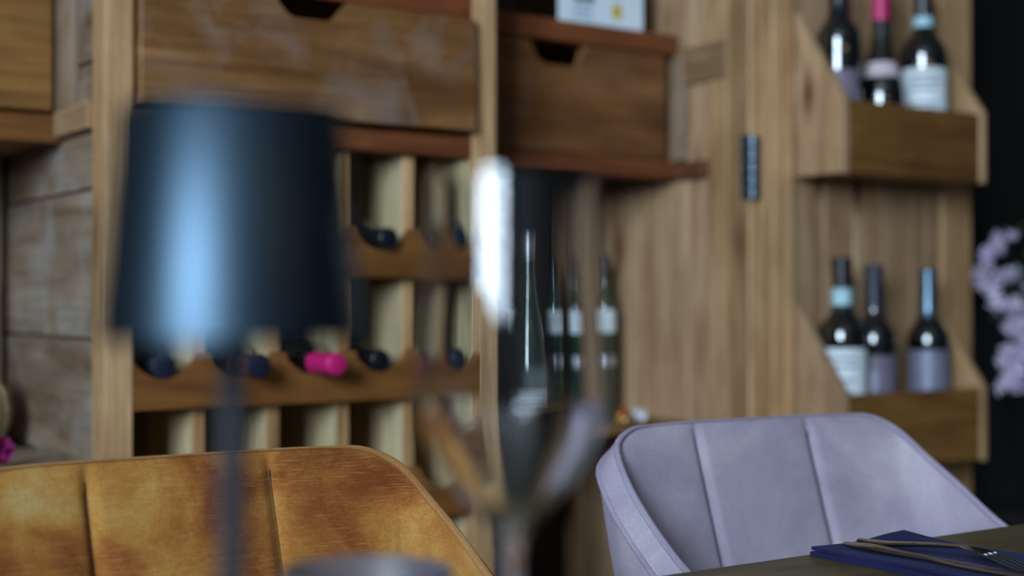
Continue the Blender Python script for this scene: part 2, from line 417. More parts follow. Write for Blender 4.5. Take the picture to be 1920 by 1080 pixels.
cp('drawer_back', bx(XB1+.012, XC0-.016, BK-.045, BK-.03, HC+.262, mz1-.03), pine_x, d3)
SH = HC-.215                                              # top of the open shelf
cp('shelf', bx(XB1, XC0+.004, 1.902, BK, SH-.016, SH, bev=.002), wood('orange_shelf', (.16, .07, .02), (.26, .13, .045), (.34, .19, .075), 'x', knots=.2))
cp('shelf', bx(XB1, XC0+.004, 1.93, BK, .40, .42, bev=.002), rail_red)
cp('shelf_rail', bx(XB1, XC0+.004, 1.915, 1.93, .37, .42, bev=.002), rail_red)

# --- opened door, flat beside the cabinet, with two bottle racks on its inner face
DX0, DX1 = XC1+.004, 2.331
door = cp('door', bx(DX0+.004, DX1-.004, F+.014, F+.022, .05, TOP-.02), inner_dark)
cp('stile', bx(DX0, 1.786, F+.0, F+.03, .045, TOP-.015, bev=.003), pine_z, door)
cp('stile', bx(1.7875, 1.841, F+.001, F+.03, .045, TOP-.015, bev=.003), pine_z, door)
cp('stile', bx(2.243, DX1, F+.0, F+.03, .045, TOP-.015, bev=.003), pine_z, door)
cp('door_rail', bx(1.842, 2.242, F+.001, F+.03, TOP-.09, TOP-.02), pine_x, door)
cp('door_rail', bx(1.842, 2.242, F+.001, F+.03, .05, .13), pine_x, door)
for i in range(5):
    a = 1.842+.0802*i
    cp('plank', bx(a+.001, a+.0792, F+.007+random.uniform(0, .002), F+.014, .131, TOP-.091, bev=.002), plankm, door)
def rack(zf0, zf1, zap):
    x0, x1 = 1.841, 2.226; y0 = 1.686
    side = [(F-.0005, zf0), (y0, zf0), (y0, zf1+.002), (F-.0005, zap)]
    cp('rack_side', prism(side, 'x', x0, x0+.016), plankm, door)
    cp('rack_side', prism(side, 'x', x1-.016, x1), pine_z, door)
    cp('rack_front', bx(x0+.0165, x1-.0165, y0+.002, y0+.018, zf0+.002, zf1, bev=.002), board_br, door)
    cp('rack_floor', bx(x0+.0165, x1-.0165, y0+.0185, F-.001, zf0+.004, zf0+.020), pine_x, door)
    return zf0+.020
fl_up = rack(HC+.2175, HC+.345, HC+.513)
fl_lo = rack(HC-.298, HC-.164, HC-.005)
# hinge
hx, hz = 1.7315, HC+.229
hg = cp('hinge', bx(hx-.022, hx+.024, F-.0035, F+.0, hz-.055, hz+.055, bev=.001), leaf_iron)
for k in range(5):
    bm = bmesh.new(); lathe(bm, [(0, 0), (.0062, 0), (.0072, .001), (.0072, .020), (.0062, .021), (0, .021)], 16, cx=hx, cy=F-.0075, cz=hz-.055+.0222*k)
    cp('hinge_knuckle', bm, iron, hg, smooth=True)
for sx in (-.015, .018):
    for sz in (-.04, 0, .04):
        bm = bmesh.new(); bmesh.ops.create_uvsphere(bm, u_segments=10, v_segments=6, radius=.0035, matrix=Matrix.Translation((hx+sx, F-.0035, hz+sz)) @ Matrix.Diagonal((1, .5, 1, 1)))
        cp('screw', bm, iron, hg, smooth=True)

# ------------------------------------------------------------------ bottles
def bottle(name, prof, glass, label, group=None, loc=(0, 0, 0), rz=0, caps=None, labels=(), bands=()):
    """prof: (r,z) outline; caps: (z0, mat); labels: (z0,z1,mat,half_angle,ink?)"""
    t = empty(name, loc, rz, label, 'bottle', group)
    def rad(z):
        for (r0, z0), (r1, z1) in zip(prof, prof[1:]):
            if z0 <= z <= z1 and z1 > z0: return r0+(r1-r0)*(z-z0)/(z1-z0)
        return prof[-2][0]
    b = bmesh.new(); lathe(b, prof, 40); put('glass_body', b, glass, t, smooth=True, sharp=50)
    H = prof[-1][1]
    if caps:
        z0, m = caps
        zs = [z0]+[z for r, z in prof if z > z0+.001 and r > 0]
        b = bmesh.new(); lathe(b, [(rad(z0), z0-.0002)]+[(rad(z)+.0009, z) for z in zs]+[(rad(zs[-1])-.001, H+.0008), (0, H+.0008)], 32)
        put('capsule', b, m, t, smooth=True, sharp=50)
    for z0, z1, m in bands:
        b = bmesh.new(); lathe(b, [(rad(z0)+.0014, z0), (rad(z0)+.0022, z0+.001), (rad(z1)+.0022, z1-.001), (rad(z1)+.0014, z1)], 32, close=False); put('neck_band', b, m, t, smooth=True)
    for z0, z1, m, ha, marks in labels:
        n = 8
        zz = [z0+(z1-z0)*i/n for i in range(n+1)]
        b = bmesh.new()
        pr = [(rad(z)+.0006, z) for z in zz]+[(rad(z)+.0001, z) for z in zz[::-1]]
        lathe(b, pr, 24, -90-ha, -90+ha, close=True)
        lb = put('paper_label', b, m, t, smooth=True, sharp=50)
        for q0, q1, a0, a1, im in marks:
            b = bmesh.new(); lathe(b, [(rad(z0+q0*(z1-z0))+.0009, z0+q0*(z1-z0)), (rad(z0+q1*(z1-z0))+.0009, z0+q1*(z1-z0))], 10, -90+a0, -90+a1)
            put('printed_line', b, im, lb, smooth=True)
    return t
def bordeaux(H=.315, r=.0385, rn=.0145, sh=.66):
    zs = H*sh
    return [(0, 0), (r-.004, 0), (r, .005), (r, zs*.95), (r*.985, zs), (r*.93, zs+.009), (r*.82, zs+.018), (r*.66, zs+.027), (r*.5, zs+.036), (rn+.0012, zs+.047), (rn, zs+.06), (rn, H-.012), (rn+.0015, H-.011), (rn+.0015, H-.002), (rn-.001, H), (0, H)]
def burgundy(H=.30, r=.041, rn=.0145):
    return [(0, 0), (r-.004, 0), (r, .005), (r, .125), (r*.97, .14), (r*.88, .16), (r*.72, .182), (r*.55, .205), (rn+.003, .228), (rn, .245), (rn, H-.01), (rn+.0015, H-.009), (rn+.0015, H-.002), (rn-.001, H), (0, H)]
def slim(H=.29, r=.0235, rn=.0095):
    return [(0, 0), (r-.003, 0), (r, .004), (r, .195), (r*.93, .207), (r*.72, .222), (rn+.002, .236), (rn, .25), (rn, H-.014), (rn+.0012, H-.013), (rn+.0012, H-.002), (rn-.001, H), (0, H)]
def flute(H=.31, r=.036, rn=.0135):
    return [(0, 0), (r-.004, 0), (r, .005), (r, .085), (r*.96, .11), (r*.84, .15), (r*.68, .185), (r*.52, .215), (rn+.002, .245), (rn, .262), (rn, H-.014), (rn+.0015, H-.013), (rn+.0015, H-.002), (rn-.001, H), (0, H)]
def lines(ha, rows):
    return [(q, q+.05, -ha*.7, ha*w, ink) for q, w in rows]
RC = R(-42)      # labels turned to face the room diagonally
# upper rack
G = 'wine bottles in the upper door rack'
bottle('wine_bottle', bordeaux(.345), bottle_glass, 'black wine bottle with dark neck and dim mauve label, left in upper door rack', G, (1.898, 1.748, fl_up), RC, (.262, cap_black), [(.06, .165, dim_label, 55, [])])
bottle('wine_bottle', burgundy(.345, .042), bottle_glass, 'black wine bottle with pink capsule and oval pale pink shoulder label in upper rack', G, (2.008, 1.748, fl_up), RC, (.268, cap_pink), [(.163, .190, pink_label, 62, [])])
bottle('wine_bottle', bordeaux(.355, .043, .0155, .62), bottle_glass, 'black wine bottle with pale blue neck band and big white label in upper rack', G, (2.124, 1.748, fl_up), RC, (.275, cap_black), [(.09, .188, white_label, 70, lines(60, [(.82, .5), (.7, .6), (.58, .4), (.3, .55), (.2, .3)]))], [(.268, .287, band_blue)])
# lower rack
G = 'wine bottles in the lower door rack'
bottle('wine_bottle', bordeaux(.352, .043, .0155, .62), bottle_glass, 'wine bottle with black capsule, pale blue neck band and white label in lower rack', G, (1.905, 1.748, fl_lo), RC, (.29, cap_black), [(.095, .193, white_label, 75, lines(60, [(.8, .5), (.66, .6), (.4, .45), (.2, .3)]))], [(.268, .298, band_blue)])
bottle('wine_bottle', bordeaux(.340, .0375, .0145, .62), bottle_glass, 'narrow wine bottle with plain navy capsule and dim mauve oval label in lower rack', G, (1.991, 1.750, fl_lo), RC, (.262, cap_navy), [(.08, .178, dim_label, 60, [(.35, .72, -30, 2, silver_label)])])
bottle('wine_bottle', bordeaux(.335, .0385, .0135, .62), bottle_glass, 'wine bottle with silver blue capsule and grey silver label at right in lower rack', G, (2.136, 1.748, fl_lo), RC, (.245, cap_silver), [(.09, .185, silver_label, 75, lines(60, [(.7, .4)]))])

def straight(p): return [(min(r, .0148) if z > .25 and r > 0 else r, z) for r, z in p]
# lying bottles in the cells: neck towards the room
def lying(row, cell, ytip, capm, L, text, H=.31, endm=None, cl=.075):
    xc = XA1+cell*pitch+(pitch-.019)/2
    z = HC+RZ[row][0]+.018+.0382
    t = bottle('wine_bottle', straight(bordeaux(H, .038, .0148)), bottle_glass, text, 'bottles lying in the rack cells', (0, 0, 0), 0, (H-cl, capm))
    t.location = (xc, ytip+H, z); t.rotation_euler = (R(90), 0, 0)
    if endm:
        b = bmesh.new(); lathe(b, [(.0166, H-.004), (.0166, H+.0012), (.0155, H+.0018), (0, H+.0018)], 24); put('capsule_top', b, endm, t, smooth=True, sharp=50)
    return t
lying(1, 0, 1.812, cap_silver, 0, 'lying bottle with dark cap top and silvery ring in the leftmost rack cell', endm=cap_navy)
lying(1, 1, 1.750, cap_pat, 0, 'lying bottle with patterned burgundy capsule jutting out under the lamp shade', endm=cap_navy, cl=.06)
lying(1, 2, 1.735, cap_pink, 0, 'lying bottle with bright pink capsule jutting from the rack', cl=.062)
lying(1, 3, 1.808, cap_black, 0, 'lying bottle with glossy black cap right of the pink capped bottle')
lying(0, 3, 1.785, cap_black, 0, 'lying bottle with glossy black cap in the upper cell row, right of the lamp')
lying(0, 4, 1.815, cap_navy, 0, 'lying navy capped bottle in the upper cell row, last cell before the post')
lying(1, 4, 1.812, cap_navy, 0, 'lying navy capped bottle behind the wine glass, last cell of its row')

# bottles standing on the open shelf
G = 'green bottles on the open shelf'
bottle('green_bottle', flute(.315, .039), green_glass, 'large green bottle with tapering shoulders and low white label behind the wine glass', G, (1.394, 1.975, SH), R(-36), (.285, band_silver), [(.028, .062, white_label, 80, lines(70, [(.7, .8), (.45, .8), (.25, .4)]))])
bottle('green_bottle', slim(), green_glass, 'slim green bottle half hidden behind the large tapering green bottle', G, (1.470, 2.115, SH), R(-36), (.25, cap_black), [(.155, .197, white_label, 85, lines(70, [(.75, .8), (.6, .8), (.4, .5)])), (.098, .110, band_silver, 110, [])])
bottle('green_bottle', slim(.285), green_glass, 'slim green bottle with two bright labels, middle of the slim ones', G, (1.540, 2.075, SH), R(-37), (.245, cap_black), [(.155, .197, white_label, 85, lines(70, [(.75, .8), (.6, .8), (.4, .5)])), (.094, .114, band_silver, 110, [])])
bottle('green_bottle', slim(.295), green_glass, 'slim green bottle nearest the plank wall, right of the other slim bottles', G, (1.618, 2.067, SH), R(-39), (.25, cap_black), [(.155, .197, white_label, 85, []), (.094, .112, band_silver, 110, [])])

# ------------------------------------------------------------------ small things on the shelves
t = empty('glass_bowl', (1.487, 1.992, SH), 0, 'small clear glass dish beside the large green bottle on the open shelf', 'bowl')
b = bmesh.new(); lathe(b, [(0, 0), (.022, 0), (.030, .004), (.042, .016), (.047, .030), (.0455, .0305), (.040, .018), (.028, .007), (0, .0045)], 40)
put('dish', b, clear, t, smooth=True, sharp=60)
b = bmesh.new()
for k in range(16):
    a = 2*math.pi*k/16
    tube(b, [(.030*math.cos(a), .030*math.sin(a), .0035), (.0435*math.cos(a), .0435*math.sin(a), .016), (.0485*math.cos(a), .0485*math.sin(a), .030)], .0009, 6)
put('rib', b, clear, t, smooth=True)
gold = plain('gold_foil', (.55, .38, .14), .3, .8); redf = plain('red_foil', (.55, .05, .03), .35, .4); whitef = plain('white_foil', (.7, .7, .75), .4)
def wrapped(name, loc, r, m, m2, label, group, rz=0, cat='sweet'):
    t = empty(name, loc, rz, label, cat, group)
    b = bmesh.new(); bmesh.ops.create_icosphere(b, subdivisions=3, radius=r)
    for v in b.verts:
        v.co *= 1+.06*math.sin(v.co.x*400)*math.sin(v.co.y*350+1)
        v.co.z = max(v.co.z*.85, -r*.8)
    put('foil_ball', b, m, t, smooth=True)
    for s in (-1, 1):
        b = bmesh.new(); n = 14; prev = None
        c0 = b.verts.new((s*r*.85, 0, 0))
        ring = [b.verts.new((s*(r*1.7+.0015*math.cos(i*5)), r*.7*math.cos(2*math.pi*i/n), r*.6*math.sin(2*math.pi*i/n)+.001*(i % 2))) for i in range(n)]
        for i in range(n): b.faces.new((c0, ring[i], ring[(i+1) % n]))
        put('twist_end', b, m2, t)
    return t
G = 'foil wrapped sweets in the glass dish'
for i, (dx, dy, m, cn) in enumerate([(-.016, -.012, gold, 'gold foil sweet at the front left in the glass dish'), (.014, -.014, redf, 'red foil sweet at the front right in the glass dish'), (.0, .013, whitef, 'white foil sweet at the back in the glass dish')]):
    wrapped('wrapped_sweet', (1.487+dx, 1.992+dy, SH+.018), .009, m, m, cn, G, i*1.3)
G = 'foil wrapped pieces beside the dish'
wrapped('wrapped_sweet', (1.560, 1.938, SH+.0130), .0160, redf, gold, 'large red and orange foil sweet on the shelf before the plank wall', G, .7)
wrapped('wrapped_sweet', (1.545, 1.912, SH+.0080), .0092, gold, gold, 'small gold foil sweet in front of the large red one', G, .2)
wrapped('wrapped_sweet', (1.606, 1.952, SH+.0110), .0135, whitef, whitef, 'white foil sweet right of the red one, nearest the planks', G, 1.2)

# white card on the shelf rail over the crate drawer
cz = HC+.4715
t = empty('menu_card', (1.508, 1.930, cz), 0, 'white printed card with yellow and green pictures standing above the crate drawer', 'card')
put('card_sheet', bx(-.092, .092, -.0012, .0012, 0, .26, bev=.0004), paper, t)
put('card_backrest', prism([(0.002, 0), (.05, 0), (.047, .003), (.004, .22)], 'x', -.02, .02, bev=0), paper, t)
def pic(x0, x1, z0, z1, m, y=-.0015, nm='printed_picture'): put(nm, bx(x0, x1, y-.0003, y, z0, z1, bev=0), m, t)
pic(-.060, -.016, .037, .073, print_g)
b = bmesh.new(); lathe(b, [(0, 0), (.012, 0), (.012, .0004), (0, .0004)], 24)
bmesh.ops.rotate(b, verts=b.verts, matrix=Matrix.Rotation(R(90), 3, 'X')); bmesh.ops.translate(b, verts=b.verts, vec=(-.034, -.0018, .061)); put('printed_disc', b, whitef, t)
pic(-.064, -.018, .026, .032, print_b, nm='printed_text'); pic(-.060, -.024, .017, .022, print_b, nm='printed_text'); pic(-.064, -.022, .008, .013, print_b, nm='printed_text')
pic(.023, .043, .016, .039, print_y); pic(.022, .046, .080, .11, print_y)
pic(.024, .042, .048, .052, print_b, nm='printed_text'); pic(.026, .040, .055, .071, print_b, nm='printed_text')

# left compartment: ribbed ball vase and magenta heather tuft
t = empty('ribbed_vase', (.515, 2.150, HC-.220), 0, 'round straw coloured ribbed vase at left edge in the left compartment', 'vase')
straw = plain('straw_weave', (.34, .26, .14), .7); straw_d = plain('dark_straw', (.12, .08, .04), .8)
b = bmesh.new(); lathe(b, [(0, 0), (.025, 0), (.042, .015), (.053, .04), (.056, .06), (.051, .085), (.036, .105), (.024, .112), (.024, .122), (.019, .122), (.019, .10), (0, .10)], 36)
put('vase_body', b, straw_d, t, smooth=True)
for k in range(18):
    a = 2*math.pi*k/18; b = bmesh.new()
    tube(b, [((r+.0008)*math.cos(a), (r+.0008)*math.sin(a), z) for r, z in [(.030, .003), (.042, .015), (.053, .04), (.056, .06), (.051, .085), (.036, .105)]], .0052, 8)
    put('rib', b, straw, t, smooth=True)
t = empty('flower_tuft', (.497, 1.915, HC-.220), 0, 'magenta dried flower tuft lying on the shelf of the left compartment', 'flower')
mag = plain('magenta_petals', (.35, .01, .16), .7)
b = bmesh.new()
for i in range(150):
    d = Vector((random.gauss(0, 1), random.gauss(0, 1), random.gauss(0, 1))).normalized()
    c = Vector((0, 0, .0225)); p = c+d*random.uniform(.012, .021); q = d.orthogonal()*.0025
    v = [b.verts.new(c+d*.003-q), b.verts.new(c+d*.003+q), b.verts.new(p+q), b.verts.new(p+d*.0015), b.verts.new(p-q)]; b.faces.new(v)
put('petal_cluster', b, mag, t)
b = bmesh.new(); tube(b, [(-.008, 0, .02), (-.03, .004, .008), (-.06, .008, .0035)], .0015, 6); put('stem', b, plain('dry_stem', (.12, .10, .04), .8), t)

# ------------------------------------------------------------------ flowering plant on a stand, right of the door
PX, PY = 2.66, 1.80
t = empty('plant_stand', (PX, PY, 0), 0, 'dark wooden plant stand right of the cabinet door under the mauve flowers', 'stand')
put('stand_top', bx(-.16, .16, -.16, .16, .52, .545, bev=.003), dark_m, t)
for sx in (-1, 1):
    for sy in (-1, 1): put('leg', bx(sx*.13-.015, sx*.13+.015, sy*.13-.015, sy*.13+.015, 0, .519), dark_m, t)
pl = empty('flowering_plant', (PX, PY, .5455), 0, 'mauve blossoms drooping from a dark potted plant against the charcoal wall', 'plant')
b = bmesh.new(); lathe(b, [(0, 0), (.06, 0), (.075, .01), (.095, .15), (.10, .16), (.092, .16), (.085, .145), (0, .14)], 36); put('pot', b, plain('dark_pot', (.02, .02, .022), .5), pl, smooth=True)
stem_m = plain('plant_stem', (.05, .09, .03), .7); leaf_m = plain('plant_leaf', (.02, .05, .02), .6, vary=.3)
bl_m = [plain('mauve_petal', (.55, .42, .62), .7, vary=.2), plain('pale_mauve_petal', (.68, .60, .74), .7, vary=.15)]
def blossom_mesh(i):
    b = bmesh.new(); c = b.verts.new((0, 0, 0))
    for k in range(6):
        a = 2*math.pi*k/6+.1*i; s = .0135+.002*((k+i) % 3)
        def q(r, da, z): return b.verts.new((r*math.cos(a+da), r*math.sin(a+da), z))
        v = [q(s*.55, -.36, .003), q(s*.95, -.26, .006), q(s*1.08, 0, .0075), q(s*.95, .26, .006), q(s*.55, .36, .003)]
        b.faces.new((c, v[0], v[4])); b.faces.new((v[0], v[1], v[3], v[4])); b.faces.new((v[1], v[2], v[3]))
    bmesh.ops.create_icosphere(b, subdivisions=1, radius=.0035, matrix=Matrix.Translation((0, 0, .003)))
    me = bpy.data.meshes.new('blossom'); b.to_mesh(me); b.free(); me.materials.append(bl_m[i % 2]); return me
bms = [blossom_mesh(i) for i in range(4)]
def W(px, py, d):      # a point of the drooping branches, read off once while planning the plant
    cx = (px-960)/2667*d; th = R(34.4)
    return Vector((cx*math.cos(th)+d*math.sin(th), d*math.cos(th)-cx*math.sin(th), HC+(562-py)/2667*d))-Vector((PX, PY, .5455))
branches = [[(1990, 440, 3.0), (1930, 418, 2.95), (1892, 446, 2.9), (1868, 470, 2.9), (1850, 505, 2.88), (1830, 532, 2.88)],
            [(1985, 500, 3.0), (1935, 500, 2.95), (1890, 515, 2.9), (1862, 540, 2.9), (1872, 592, 2.88)],
            [(2000, 560, 3.0), (1950, 545, 2.95), (1915, 580, 2.9), (1912, 600, 2.9), (1905, 620, 2.88)],
            [(2010, 600, 3.0), (1960, 600, 2.95), (1925, 640, 2.9), (1895, 680, 2.9), (1902, 720, 2.88)]]
crown = Vector((.05, 0, .42))
for bi, br in enumerate(branches):
    pts = [W(*p) for p in br]
    full = [Vector((0, 0, .14)), Vector((.03, 0, .3))]+pts
    sp = spline(full, 26); b = bmesh.new(); tube(b, sp, .0022, 6); put('stem', b, stem_m, pl, smooth=True)
    sp2 = spline(pts, 60)[22:]
    for i, p in enumerate(sp2):
        for rep in range((1 if i % 3 else 0) if bi < 3 else 2):
            o = bpy.data.objects.new('blossom', bms[(i+rep) % 4]); link(o, pl)
            j = Vector((random.gauss(0, 1), random.gauss(0, 1), random.gauss(0, 1)))*(.007 if bi < 2 else .012)
            o.location = p+j; o.rotation_euler = (R(60+random.uniform(-50, 50)), random.uniform(-.6, .6), random.uniform(-1.6, .6))
            o.scale = [random.uniform(.75, 1.1)]*3
def leaf(L, Wd):
    b = bmesh.new(); n = 8; prev = None
    for i in range(n+1):
        u = i/n; w = Wd*math.sin(math.pi*min(1, u*.97+.03))**.8
        c = [b.verts.new((u*L, -w, .01*math.sin(u*3))), b.verts.new((u*L, 0, -.004+.01*math.sin(u*3))), b.verts.new((u*L, w, .01*math.sin(u*3)))]
        if prev:
            for j in range(2): b.faces.new((prev[j], prev[j+1], c[j+1], c[j]))
        prev = c
    return b
lm = None
for i, (px, py, d, rx, rz) in enumerate([(1925, 560, 2.95, -1.2, 2.6), (1940, 500, 2.95, -.9, 2.9), (1935, 640, 2.95, -1.0, 2.4), (1960, 450, 3.0, .4, 3.3), (1975, 540, 3.0, -1.3, 2.9), (1930, 600, 3.0, -.5, 3.2), (1985, 620, 3.0, -.8, 3.6), (1925, 520, 3.0, -1.5, 2.2)]):
    if lm is None: o = put('leaf', leaf(.09, .016), leaf_m, pl, smooth=True); lm = o.data
    else: o = bpy.data.objects.new('leaf', lm); link(o, pl)
    o.location = W(px, py, d); o.rotation_euler = (rx, .5, rz)

# ------------------------------------------------------------------ table
TT = HC-.235
t = empty('dining_table', (.9, .48, 0), 0, 'dark olive brown wooden dining table with lamp, glasses and cutlery on it', 'table')
bw = (.930-.0)/6
for i in range(6):
    y1 = .930-i*bw
    put('tabletop_board', bx(-1.7, 1.7, y1-bw+.0006-.48, y1-.0006-.48, TT-.027, TT, bev=.0012), table_m, t)
put('apron', bx(-1.5, 1.5, .18, .202, TT-.10, TT-.0275), table_m, t); put('apron', bx(-1.5, 1.5, -.37, -.348, TT-.10, TT-.0305), table_m, t)
for sx in (-1, 1):
    for sy in (-1, 1):
        put('leg', bx(sx*1.5-.035, sx*1.5+.035, sy*.38-.035, sy*.38+.035, 0, TT-.0275, bev=.003), black_metal, t)

# ------------------------------------------------------------------ chairs
def chair(name, loc, rz, fab, pip, label, seed):
    t = empty(name, loc, rz, label, 'chair', 'upholstered shell chairs along the far side of the table')
    # half outline of the back and arms in plan, with the height of the upper edge
    H = [(0, 0, .852), (.05, 0, .852), (.10, -.002, .852), (.14, -.004, .851), (.172, -.009, .848), (.200, -.019, .832), (.213, -.048, .800), (.219, -.087, .774), (.221, -.137, .748), (.223, -.19, .722), (.224, -.25, .700), (.224, -.33, .675), (.222, -.40, .655), (.220, -.44, .645)]
    n = 170
    half = spline(H, n)
    edge = [Vector((-p.x, p.y, p.z)) for p in half[::-1][:-1]]+half
    m = len(edge)
    nr = []
    for i in range(m):
        a = edge[max(0, i-1)]; b_ = edge[min(m-1, i+1)]; tt = Vector((b_.x-a.x, b_.y-a.y, 0)).normalized()
        nr.append(Vector((-tt.y, tt.x, 0)) if True else None)
    for i in range(m):       # outward = away from chair centre
        c = Vector((0, -.22, 0)); d = Vector((edge[i].x, edge[i].y, 0))-c
        if nr[i].dot(d) < 0: nr[i] = -nr[i]
    def drop(i):        # the back rim falls away behind, the arm rims stay level
        q = max(0, min(1, (.20-abs(edge[i].x))/.06)); return .020-.008*q*(1 if edge[i].y > -.05 else 0)
    rows = 44; Z0 = .43; TH = .019
    def base(i, z):
        e = edge[i]; back = max(0.0, min(1.0, 1-(abs(e.y)-.02)/.14)); back = back*back*(3-2*back)
        dz = .852-z
        lean = .34*dz*back+.10*max(0, dz-.25)*back
        k = 1-.16*max(0, (e.z-z))**1.3*2.2*(1-.55*back)
        return Vector((e.x*k, e.y-lean, z))
    def pad(i, z):
        e = edge[i]; x = abs(e.x) if abs(e.y) < .03 else .3
        g = 0
        if abs(e.y) < .05:
            g = -.0060*math.exp(-((abs(e.x)-.080)/.0042)**2)
            g += .0045*math.cos(min(1, abs(((abs(e.x)+.08) % .16)-.08)/.08)*math.pi)*0
            u = (abs(e.x)/.08) if abs(e.x) < .08 else ((abs(e.x)-.08)/.15)
            g += .0055*max(0, 1-(2*min(1, u if abs(e.x) >= .08 else u*.5+.5)-1)**2)**.5
        return g
    def grid(fn, nm, mat, r0=0):
        b = bmesh.new(); G_ = []
        for j in range(rows+1):
            G_.append([b.verts.new(fn(i, j/rows)) for i in range(m)])
        for j in range(rows):
            for i in range(m-1): b.faces.new((G_[j][i], G_[j][i+1], G_[j+1][i+1], G_[j+1][i]))
        return b, G_
    def zat(i, v): return Z0+(edge[i].z-Z0)*v
    def inner(i, v):
        z = zat(i, v); p = base(i, z); fall = min(1, (1-v)/.04)
        return p-nr[i]*(pad(i, z)*fall)
    def outer(i, v):
        z = zat(i, v); p = base(i, z)
        return p+nr[i]*(TH+.006*math.sin(math.pi*min(1, (1-v)*1.3)))-Vector((0, 0, drop(i)*v))
    # closed shell: inner face, rounded edge, outer face
    b = bmesh.new(); R_ = []
    for j in range(rows+1): R_.append([b.verts.new(inner(i, j/rows)) for i in range(m)])
    for k in range(1, 8):
        a = math.pi*k/8
        R_.append([b.verts.new(base(i, edge[i].z)+nr[i]*(TH*(1-math.cos(a))/2)+Vector((0, 0, .0035*math.sin(a)-drop(i)*(1-math.cos(a))/2))) for i in range(m)])
    for j in range(rows, -1, -1): R_.append([b.verts.new(outer(i, j/rows)) for i in range(m)])
    for A, B in zip(R_, R_[1:]):
        for i in range(m-1): b.faces.new((A[i], A[i+1], B[i+1], B[i]))
    for i in range(m-1): b.faces.new((R_[-1][i], R_[-1][i+1], R_[0][i+1], R_[0][i]))
    for s in (0, m-1): b.faces.new([r[s] for r in R_])
    put('backrest', b, fab, t, smooth=True, sharp=60)
    # piping round the inner and the outer rim
    for nm, off, dz, rr, st in (('piping', .0, .0015, .0036, 0), ('piping', TH, .0005, .0028, 0)):
        pts = [base(i, edge[i].z)+nr[i]*off+Vector((0, 0, dz-(drop(i) if off else 0))) for i in range(0, m, 3)]
        rl = [rr*(1-.65*min(1, (.020-drop(i))/.008)) for i in range(0, m, 3)]
        b = bmesh.new(); tube(b, pts, rl, 8); put(nm, b, pip, t, smooth=True)
    # stitched seam lines: thin dark thread sunk in each groove
    for s in (-1, 1):
        i = min(range(m), key=lambda q: abs(edge[q].x-s*.080)+(10 if edge[q].y < -.05 else 0))
        pts = [inner(i, v/30)+nr[i]*.0012 for v in range(1, 30)]
        b = bmesh.new(); tube(b, pts, .0016, 6); put('seam', b, seam_m, t, smooth=True)
    # seat cushion
    out = [(-.19, -.16), (-.10, -.125), (.10, -.125), (.19, -.16), (.205, -.25), (.205, -.50), (.17, -.56), (-.17, -.56), (-.205, -.50), (-.205, -.25)]
    b = prism([(x, y) for x, y in out], 'z', .40, .475, bev=0)
    bmesh.ops.bevel(b, geom=list(b.edges), offset=.022, segments=4, affect='EDGES', profile=.5)
    put('seat', b, fab, t, smooth=True, sharp=70)
    put('seat_frame', bx(-.18, .18, -.52, -.17, .372, .399, bev=.004), black_metal, t)
    for sx in (-1, 1):
        for sy in (-1, 1):
            b = bmesh.new(); yy = -.345+sy*.14
            tube(b, [(sx*.14, yy, .372), (sx*.19, yy+sy*.05, .19), (sx*.22, yy+sy*.075, .0)], [.014, .011, .008], 12); put('leg', b, black_metal, t, smooth=True)
    return t
chair('shell_chair', (.447, 1.15, 0), 0, orange_f, orange_p, 'ochre orange velvet shell chair with two upright seams, behind the table lamp', 1)
chair('shell_chair', (1.107, 1.15, 0), R(-3), mauve_f, mauve_p, 'pale mauve suede shell chair with piped edge, right of the wine glass', 2)

# ------------------------------------------------------------------ on the table
t = empty('table_lamp', (.2015, .468, TT), 0, 'small table lamp with tapered navy shade on a thin charcoal pole', 'lamp')
b = bmesh.new(); lathe(b, [(0, 0), (.042, 0), (.045, .002), (.045, .008), (.042, .010), (.008, .012), (0, .012)], 48); put('base', b, pole_m, t, smooth=True)
b = bmesh.new(); lathe(b, [(0, .012), (.0052, .012), (.0052, .285), (0, .285)], 24); put('pole', b, pole_m, t, smooth=True)
ZS0, ZS1 = .221, .3015
b = bmesh.new(); lathe(b, [(.0450, ZS0), (.0457, ZS0+.0004), (.0385, ZS1-.001), (.0375, ZS1), (.0370, ZS1-.0006), (.0445, ZS0+.0006)], 72, close=True); put('lamp_shade', b, shade_m, t, smooth=True, sharp=50)
b = bmesh.new(); lathe(b, [(0, ZS1-.004), (.0366, ZS1-.004), (.0366, ZS1-.002), (0, ZS1-.002)], 48); put('shade_top', b, shade_m, t, smooth=True)
b = bmesh.new(); lathe(b, [(0, ZS1-.018), (.022, ZS1-.018), (.022, ZS1-.0045), (0, ZS1-.0045)], 32); put('led_disc', b, white_in, t, smooth=True)

t = empty('wine_glass', (.327, .4785, TT), 0, 'tall clear wine glass with angular bowl standing right of the lamp', 'glass')
OUT = [(0, 0), (.034, 0), (.036, .0012), (.030, .0035), (.012, .0065), (.0055, .012), (.0042, .03), (.0040, .08), (.0042, .128), (.0055, .137), (.0090, .1435), (.018, .153), (.029, .168), (.0362, .181), (.0390, .189), (.0389, .197), (.0372, .225), (.0352, .258), (.0338, .2855)]
INN = [(.0331, .2855), (.0343, .258), (.0363, .225), (.0380, .197), (.0381, .190), (.0352, .182), (.0278, .1695), (.0168, .1548), (.008, .147), (.003, .145), (0, .1447)]
sm = [tuple(v)[:2] for v in spline([(r, z, 0) for r, z in OUT], 120)]
sm[0] = (0, 0)
b = bmesh.new(); lathe(b, [(max(0, r), max(0, z)) for r, z in sm]+[tuple(v)[:2] for v in spline([(r, z, 0) for r, z in INN], 60)][:-1]+[(0, .1447)], 96)
put('glass_bowl_and_stem', b, clear, t, smooth=True, sharp=80)

